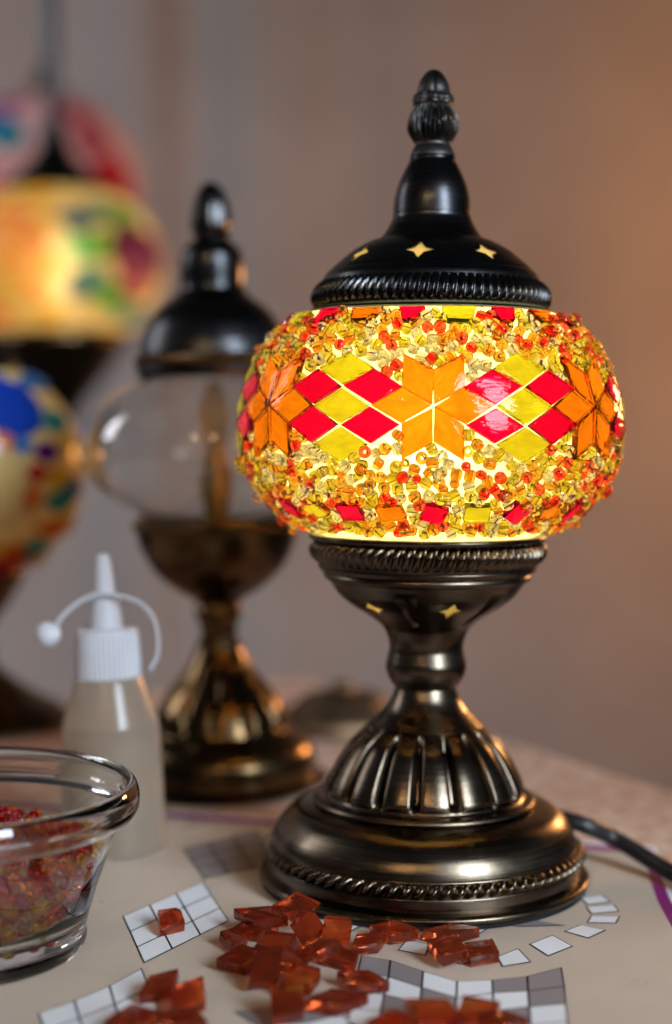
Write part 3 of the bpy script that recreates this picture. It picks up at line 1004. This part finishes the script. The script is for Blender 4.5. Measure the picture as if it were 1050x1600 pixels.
for px, py, c, w, h, n in ((150, 362, 'blue', 46, 46, 6), (182, 348, 'sky', 40, 40, 6), (160, 404, 'green', 50, 40, 6), (188, 398, 'green', 36, 36, 6), (166, 448, 'sky', 46, 44, 6), (150, 462, 'blue', 34, 30, 6),
                           (190, 470, 'green', 40, 44, 6), (205, 355, 'green', 36, 50, 6), (222, 402, 'purple', 44, 92, 6), (241, 408, 'purple', 30, 80, 6), (222, 455, 'magenta', 36, 36, 6), (206, 410, 'magenta', 16, 60, 4), (212, 492, 'sky', 36, 34, 6)) + tuple((-62 + 38 * a + (b % 2) * 14, 326 + 34 * b, 'amber orange yellow amber cream'.split()[(a * 3 + b * 2) % 5], 38, 34, 4) for b in range(6) for a in range(6) if -62 + 38 * a < 122):
    dot(s1, r1, HY, 92, 415, 0.80, px, py, CL[c], w * 1.25, h * 1.3, n)

# second hanging lamp, unlit, farther back
QY = 1.85
h2, s2, r2 = globe_lamp('hanging_lamp', 'dim red and blue globe lamp hanging behind the amber one', QY, 92, 292, 142, 1.0, M['dim_shade'], 166, 420)
turned('cap', [(0, 92, 1), (8, 92), (16, 122), (30, 142), (62, 160), (70, 172), (64, 174), (0, 160)], QY, 292, dark, h2)
turned('rod', [(13, 100, 1), (13, -700, 1)], QY, 292, plain('grey_rod', (0.16, 0.15, 0.15), 0.5), h2, 24)
h2.location.x -= 0.012
for px, py, c, w, h, n in ((38, 225, 'sky', 60, 50, 8), (60, 240, 'teal', 50, 50, 6), (20, 190, 'magenta', 60, 36, 4), (60, 185, 'magenta', 50, 30, 4), (20, 285, 'red', 70, 50, 6), (-10, 250, 'purple', 44, 60, 6), (175, 240, 'pink', 50, 70, 4),
                           (200, 285, 'red', 50, 60, 4), (150, 200, 'pink', 40, 50, 4), (120, 240, 'teal', 40, 40, 6), (215, 320, 'pink', 30, 60, 4), (140, 285, 'red', 50, 50, 4)):
    dot(s2, r2, QY, 92, 292, 1.0, px, py, CG[c], w, h, n)

# standing lamp at the left edge with blue and yellow pieces
SY = 0.87
h3, s3, r3 = globe_lamp('table_lamp', 'unlit globe lamp with blue, yellow and red pieces at left edge', SY, -40, 735, 170, 1.0, M['pale_shade'], 575, 895)
turned('cap', [(0, 470, 1), (18, 472), (30, 500), (36, 530), (62, 556), (72, 572), (72, 582, 1), (64, 582), (0, 560)], SY, 735, dark, h3)
zt = 735 + (prof([(0, 735)], SY)[0][1]) * 0
turned('cup', [(66, 886, 1), (74, 890), (74, 902), (60, 925), (44, 950), (24, 975), (20, 1000), (26, 1015), (22, 1030), (40, 1050), (70, 1072), (96, 1088), (120, 1100), (134, 1112), (140, 1124), (0, 1126, 1)], SY, 735, M['old_bronze'], h3)
for px, py, c, w, h, n in ((45, 640, 'blue', 76, 110, 8), (15, 610, 'blue', 50, 60, 6), (22, 755, 'cream', 130, 130, 16), (90, 705, 'purple', 34, 36, 4), (105, 742, 'yellow', 36, 36, 4), (104, 778, 'teal', 36, 36, 4), (92, 820, 'orange', 40, 36, 4), (66, 848, 'teal', 38, 36, 4),
                           (36, 690, 'orange', 40, 34, 4), (8, 690, 'red', 34, 30, 4), (70, 770, 'orange', 26, 60, 4), (78, 735, 'red', 30, 30, 4), (40, 850, 'orange', 40, 30, 4), (10, 845, 'yellow', 40, 30, 4), (75, 600, 'sky', 40, 40, 4), (118, 760, 'sky', 20, 40, 4), (26, 872, 'red', 74, 44, 4), (-16, 872, 'red', 60, 50, 4), (96, 660, 'teal', 34, 40, 4), (60, 695, 'sky', 30, 30, 4), (115, 700, 'yellow', 24, 40, 4), (112, 815, 'yellow', 24, 40, 4), (85, 870, 'yellow', 30, 30, 4)):
    dot(s3, r3, SY, -40, 735, 1.0, px, py, CG[c], w, h, n)

# low bronze base standing farther back between the lamps
M['dull_brown'] = bronze('dull_brown_bronze', (0.10, 0.06, 0.034), (0.25, 0.155, 0.09), 0.42, 0.6)
fb = empty('lamp_base', on_table(535, 1137, -0.001))
tag(fb, 'low brown bronze lamp base far back between the two lamps', 'lamp base')
BYY = fb.location.y
sc_ = BYY / FPX
link('foot', lathe('foot', spline([(0.0, 0.020, 1), (40 * sc_, 0.0205), (62 * sc_, 0.0185), (76 * sc_, 0.013, 1), (86 * sc_, 0.011), (96 * sc_, 0.006), (99 * sc_, 0.0, 1), (0, 0.0, 1)], 5), 96), M['dull_brown'], fb)
link('hub', lathe('hub', spline([(0, 0.026, 1), (14 * sc_, 0.0258), (20 * sc_, 0.0225), (26 * sc_, 0.0195)], 4), 48), M['dull_brown'], fb)

# ================================================================== GLUE BOTTLE
GY = 0.6077
gz = lambda y: prof([(0, y)], GY)[0][1]
gb = empty('glue_bottle', (at_depth(183, 1320, GY).x, GY, 0.0))
gb.rotation_euler = (0, R(-2.0), 0)
tag(gb, 'white translucent plastic glue bottle with nozzle and tethered stopper', 'bottle')
G = lambda pts: prof(pts, GY)
def plastic(name, col, trans, rough):
    m, N, L, p = new_mat(name)
    n = noise(N, L, 40, 3, objvec(N, L))
    r = ramp(N, [(0.3, [c * .95 for c in col]), (0.7, col)])
    L.new(n.outputs['Fac'], r.inputs['Fac']); L.new(r.outputs['Color'], p.inputs['Base Color'])
    p.inputs['Roughness'].default_value = rough
    p.inputs['Transmission Weight'].default_value = trans
    p.inputs['IOR'].default_value = 1.35
    t = N.new('ShaderNodeBsdfTranslucent'); L.new(r.outputs['Color'], t.inputs['Color'])
    mx = N.new('ShaderNodeMixShader'); mx.inputs[0].default_value = 0.2
    L.new(p.outputs[0], mx.inputs[1]); L.new(t.outputs[0], mx.inputs[2])
    L.new(mx.outputs[0], N['Material Output'].inputs['Surface'])
    return m
M['bottle'] = plastic('bottle_plastic', (0.88, 0.80, 0.70), 0.88, 0.2)
M['whitecap'] = plastic('white_cap_plastic', (0.58, 0.58, 0.62), 0.0, 0.4)
M['glue'] = plastic('white_glue', (0.72, 0.60, 0.46), 0.45, 0.3)
body = [(0, 1322, 1), (70, 1322), (75, 1319), (77, 1313), (77, 1240), (76, 1160), (75, 1132), (73, 1122), (63, 1090), (54, 1062), (50, 1054, 1), (44, 1054, 1)]
bi = [(50, 1066), (59, 1091), (69, 1123), (72, 1134), (73.5, 1240), (73, 1312), (68, 1318), (0, 1318, 1)]
link('body', lathe('body', spline(G(body), 4) + spline(G(bi), 3), 96), M['bottle'], gb)
link('glue', lathe('glue', spline(G([(0, 1150, 1), (72, 1150, 1), (72.8, 1240), (72, 1311), (67, 1317), (0, 1317, 1)]), 4), 64), M['glue'], gb)
capr = lathe('screw_cap', spline(G([(0, 980, 1), (40, 980), (46, 982), (48, 987), (50, 1020), (51, 1053), (50, 1057, 1), (44, 1057, 1)]), 5), 240,
             fn=lambda a, r, z: (r + (0.00035 * math.cos(a * 40) if r > 0.0105 and z < gz(986) else 0), z))
sc = link('screw_cap', capr, M['whitecap'], gb)
link('nozzle', lathe('nozzle', spline(G([(26, 980, 1), (25, 965), (22, 932), (20, 928, 1), (17, 926, 1), (14, 890), (11, 872), (9, 866), (0, 864)]), 4), 48), M['whitecap'], sc)
inv = gb.matrix_basis.inverted()
tp = [(235, 1046), (246, 1020), (243, 975), (222, 945), (190, 932), (158, 928), (128, 938), (100, 960), (82, 986)]
link('tether', tube('tether', [inv @ at_depth(x, y, GY - 0.008) for x, y in tp], 0.00085, 10), M['whitecap'], sc)
ballc = inv @ at_depth(75, 991, GY - 0.008)
bmsh = lathe('stopper', spline([(0, -0.0042), (0.0036, -0.0038), (0.0050, -0.0012), (0.0048, 0.0018), (0.0030, 0.0040), (0, 0.0044)], 4), 32)
ob = link('stopper', bmsh, M['whitecap'], sc); ob.location = ballc; ob.rotation_euler = (0.2, 0.5, 0)

# ================================================================== BOWL OF BEADS
WY = 0.484
WX = at_depth(-73, 1300, WY).x
M['bowl'] = glass('bowl_glass', (0.965, 0.975, 0.97), 0.0, 1.5)
bowl_out = [(0, 0.0022, 1), (0.033, 0.0020), (0.0365, 0.0), (0.0395, 0.0008), (0.0405, 0.0035), (0.0402, 0.0065), (0.0410, 0.0095), (0.0440, 0.020), (0.0490, 0.034), (0.0520, 0.0424, 1), (0.0552, 0.0432), (0.0570, 0.0455), (0.0575, 0.0488), (0.0572, 0.0517), (0.0562, 0.0540), (0.0550, 0.0547), (0.0537, 0.0537)]
bowl_in = [(0.0530, 0.0510), (0.0526, 0.0480, 1), (0.0518, 0.0465), (0.0506, 0.0430), (0.0472, 0.0330), (0.0418, 0.0200), (0.0380, 0.0125), (0.0330, 0.0092), (0.024, 0.0080), (0, 0.0076)]
def bowl_inner_r(z):
    pts = sorted((q[1], q[0]) for q in bowl_in)
    return float(np.interp(z, [p[0] for p in pts], [p[1] for p in pts]))
bowl_out = [(r * 1.04,) + tuple(q) for r, *q in bowl_out]
bowl_in = [(r * 1.04,) + tuple(q) for r, *q in bowl_in]
bw = link('glass_bowl', lathe('glass_bowl', spline(bowl_out + bowl_in, 5), 160, deg=45), M['bowl'])
bw.location = (WX, WY, 0.0007)
tag(bw, 'small clear glass bowl with thick rim at the left edge', 'bowl')

M['h_clear'] = M['b_clear']
M['h_yellow'] = glass('deep_yellow_bead_glass', (1.0, 0.72, 0.03), 0.0, 1.40, cloud=0.1)
M['h_orange'] = glass('deep_orange_bead_glass', (1.0, 0.30, 0.02), 0.0, 1.40, cloud=0.1)
M['h_red'] = glass('dark_red_bead_glass', (0.72, 0.010, 0.02), 0.0, 1.40, cloud=0.1)

# ---- loose beads heaped in the bowl: each comes to rest on the wall or on the beads below
def deposit(n_max=1700):
    q = np.random.RandomState(8)
    rb = 0.00212
    zs = np.linspace(0.008, 0.052, 90)
    rin = np.array([bowl_inner_r(z) for z in zs]) - rb * 1.02
    P = np.zeros((0, 3))
    out = []
    fails = 0
    while len(out) < n_max and fails < 160:
        best = None
        for _ in range(7):
            r = 0.046 * math.sqrt(q.uniform(0.10, 1)); a = q.uniform(-math.pi, math.pi)
            x, y = r * math.cos(a), r * math.sin(a)
            k = np.searchsorted(rin, r)
            if k >= len(zs):
                continue
            z = max(zs[k], 0.0078 + rb)
            z = max(z, 0.030 - max(0, (r - 0.022)) * 2.4) if r < 0.034 else z      # settled core, out of sight
            if len(P):
                d2 = (P[:, 0] - x) ** 2 + (P[:, 1] - y) ** 2
                near = d2 < (2 * rb) ** 2
                if near.any():
                    z = max(z, float((P[near, 2] + np.sqrt((2 * rb) ** 2 - d2[near]) * 0.97).max()))
            top = 0.0335 + 0.0085 * math.exp(-((x + 0.004) ** 2 + (y - 0.012) ** 2) / 0.024 ** 2)
            if z < top and (best is None or z < best[2]):
                best = (x, y, z)
        if best is None:
            fails += 1
            continue
        P = np.vstack([P, best]); out.append(best)
    return out
dep = deposit()
print('beads in bowl', len(dep))
BWL = Vector((WX, WY, 0.0007))
PW_ = np.array([tuple(Vector(p) + BWL) for p in dep])
camp = np.array((0, 0, CAM_H))
def hidden_by(i):
    """how much of a bead the beads before it cover, seen from the lens"""
    d = camp - PW_[i]; L_ = np.linalg.norm(d); d = d / L_
    w = PW_ - PW_[i]
    t = w @ d
    perp = np.linalg.norm(w - np.outer(t, d), axis=1)
    return float(np.clip(1 - perp[(t > 0.0005)] / 0.0036, 0, 1).sum())
order = []
for i, p in enumerate(PW_):
    yy = p[1] * CP + (CAM_H - p[2]) * SP
    inview = (p[0] / yy * FPX + PW / 2) > -6
    order.append((0 if inview else 1, hidden_by(i), i))
order.sort()
loose_me = {c: bead_mesh('loose_bead_' + c, 0.00228, 0.00195, 0.0007, 12, M['h_' + c]) for c in bead_cols}
restb = {c: bmesh.new() for c in bead_cols}
ql = random.Random(9)
for k, (nv, hb, i) in enumerate(order):
    col = ql.choices(bead_cols, (0.08, 0.25, 0.27, 0.40))[0]
    m = Matrix.Translation(Vector(PW_[i])) @ Euler((ql.uniform(0, 6.28), ql.uniform(0, 6.28), 0)).to_matrix().to_4x4() @ Matrix.Diagonal((ql.uniform(.9, 1.05),) * 2 + (ql.uniform(.85, 1.1), 1))
    if k < 300:
        o = place('bead', loose_me[col]); o.matrix_world = m
        tag(o, {'clear': 'clear colourless', 'yellow': 'yellow', 'orange': 'orange', 'red': 'red'}[col] + ' glass bead in the heap inside the glass bowl', 'bead', col + ' beads heaped in the bowl')
    else:
        t = loose_me[col].copy(); t.transform(m); restb[col].from_mesh(t); bpy.data.meshes.remove(t)
rem2 = bpy.data.meshes.new('bead_heap')
allb = bmesh.new()
for i, c in enumerate(bead_cols):
    rem2.materials.append(M['h_' + c])
    t = bpy.data.meshes.new('t'); restb[c].to_mesh(t); restb[c].free()
    k = len(allb.faces); allb.from_mesh(t); allb.faces.ensure_lookup_table()
    for fc in allb.faces[k:]:
        fc.material_index = i
    bpy.data.meshes.remove(t)
allb.to_mesh(rem2); allb.free()
o = place('bead_heap', rem2)
o['kind'] = 'stuff'
tag(o, 'mass of mixed red, orange and yellow beads deeper in the glass bowl', 'beads')

# ================================================================== LOOSE AMBER GLASS TILES ON THE SHEET
M['amber_tile'] = glass('amber_red_tile_glass', (0.66, 0.095, 0.022), 0.05, 1.47, cloud=0.14, cloudcol=(0.52, 0.085, 0.028), bstr=0.35, bscale=160, vary=0.35, streak=0.35)
TLD, TSD, TTH = 0.0180, 0.0114, 0.0036
amber_me = []
for k in range(10):
    q = random.Random(k + 90)
    e = lambda: q.uniform(-.0011, .0011)
    f_, g_ = q.uniform(.86, 1.06), q.uniform(.92, 1.12)
    poly = [(TLD / 2 * f_ + e(), e()), (e() + .0006, TSD / 2 * g_ + e()), (-TLD / 2 * f_ + e(), e()), (e() - .0006, -TSD / 2 * g_ + e())]
    if k % 3 == 1:                                   # a chipped corner
        poly = [(poly[0][0] - .0022, poly[0][1] - .0011), (poly[0][0] - .0014, poly[0][1] + .0014)] + poly[1:]
    me = prism('amber_tile', poly, -TTH / 2, TTH / 2, 0.00025)
    me.materials.append(M['amber_tile'])
    amber_me.append(me)
# survey column and row, turn, tilt, tilt axis, height of the lowest corner in mm, label
LOOSE = [
    (462, 1418, 12, 48, 10, 2.2, 'amber tile leaning upright at the back of the heap'),
    (405, 1434, 160, 6, 0, 3.6, 'narrow amber tile lying on top at the back left of the heap'),
    (399, 1450, 20, 8, 30, 0, 'broad glinting amber tile under the back left of the heap'),
    (366, 1468, 95, 10, 90, 0, 'leftmost amber tile of the big heap'),
    (378, 1501, 15, 12, 0, 0, 'amber tile at the lower left corner of the heap'),
    (412, 1509, 60, 38, 20, 1.0, 'dark amber tile standing tilted at the front left of the heap'),
    (427, 1477, 30, 14, -20, 3.8, 'amber tile lying on the others in the left middle of the heap'),
    (482, 1454, 78, 46, -25, 0.5, 'tallest amber tile standing on end in the middle of the heap'),
    (447, 1504, -20, 10, 40, 3.2, 'small pale amber tile wedged in the front middle of the heap'),
    (473, 1532, 22, 16, 10, 1.0, 'amber tile tipped forward at the front of the heap'),
    (524, 1457, 50, 30, 15, 3.6, 'pale topped amber tile propped up on the right of the heap'),
    (576, 1475, 42, 5, 0, 0, 'amber tile lying flat just right of the propped pale one'),
    (536, 1497, 110, 6, 60, 0, 'amber tile lying under the propped one, touching the grey cells'),
    (566, 1534, -15, 7, 30, 0, 'glinting amber tile lying at the right front of the heap'),
    (526, 1564, 12, 3, 0, 0, 'long flat amber tile in front of the glinting one, crossing printed lines'),
    (447, 1569, 55, 24, 0, 0.3, 'frontmost amber tile of the heap, tipped over the grey cell'),
    (496, 1484, 10, 14, -40, 3.4, 'amber tile in the very middle of the heap, half covered'),
    (615, 1457, -8, 6, 20, 0, 'thin amber tile touching the lamp foot on the left'),
    (702, 1458, 4, 3, 0, 0, 'long thin amber tile touching the lamp foot on the right'),
    (698, 1484, 72, 8, 0, 1.4, 'amber tile overlapping the long thin one by the lamp foot'),
    (754, 1489, 62, 4, 0, 0, 'amber tile with bright window reflection, rightmost beside the lamp foot'),
    (678, 1582, -30, 22, 0, 0.5, 'amber tile standing tilted on the printed curve, left of two'),
    (742, 1585, 30, 22, 0, 0.5, 'amber tile standing tilted on the printed curve, right of two'),
    (612, 1601, 8, 5, 0, 0, 'amber tile cut by the bottom edge left of the standing pair'),
    (788, 1600, -10, 4, 0, 0, 'amber tile cut by the bottom edge right of the standing pair'),
    (267, 1440, 62, 12, 20, 0, 'single amber tile lying alone on the white nine-cell grid'),
    (250, 1542, 52, 14, -15, 0, 'amber tile at bottom left, farther of the leaning pair'),
    (292, 1557, 68, 14, 20, 0.4, 'amber tile at bottom left, nearer of the leaning pair'),
    (206, 1594, 18, 6, 0, 0, 'wide amber tile cut by the bottom edge over the left grid'),
    (288, 1595, -22, 8, 0, 0, 'amber tile cut by the bottom edge right of the left grid'),
]
for k, (x, y, yaw, tilt, ax, base, lab) in enumerate(LOOSE):
    me = amber_me[(k * 3 + k // 10) % 10]
    rot = Matrix.Rotation(R(tilt), 3, Vector((math.cos(R(ax)), math.sin(R(ax)), 0))) @ Matrix.Rotation(R(yaw), 3, 'Z')
    low = min((rot @ v.co).z for v in me.vertices)
    z = -low + base / 1000 + 0.00045
    o = place('loose_tile', me)
    o.matrix_world = Matrix.Translation(on_table(x, y, z)) @ rot.to_4x4()
    tag(o, lab, 'tile', 'loose amber glass tiles on the sheet')
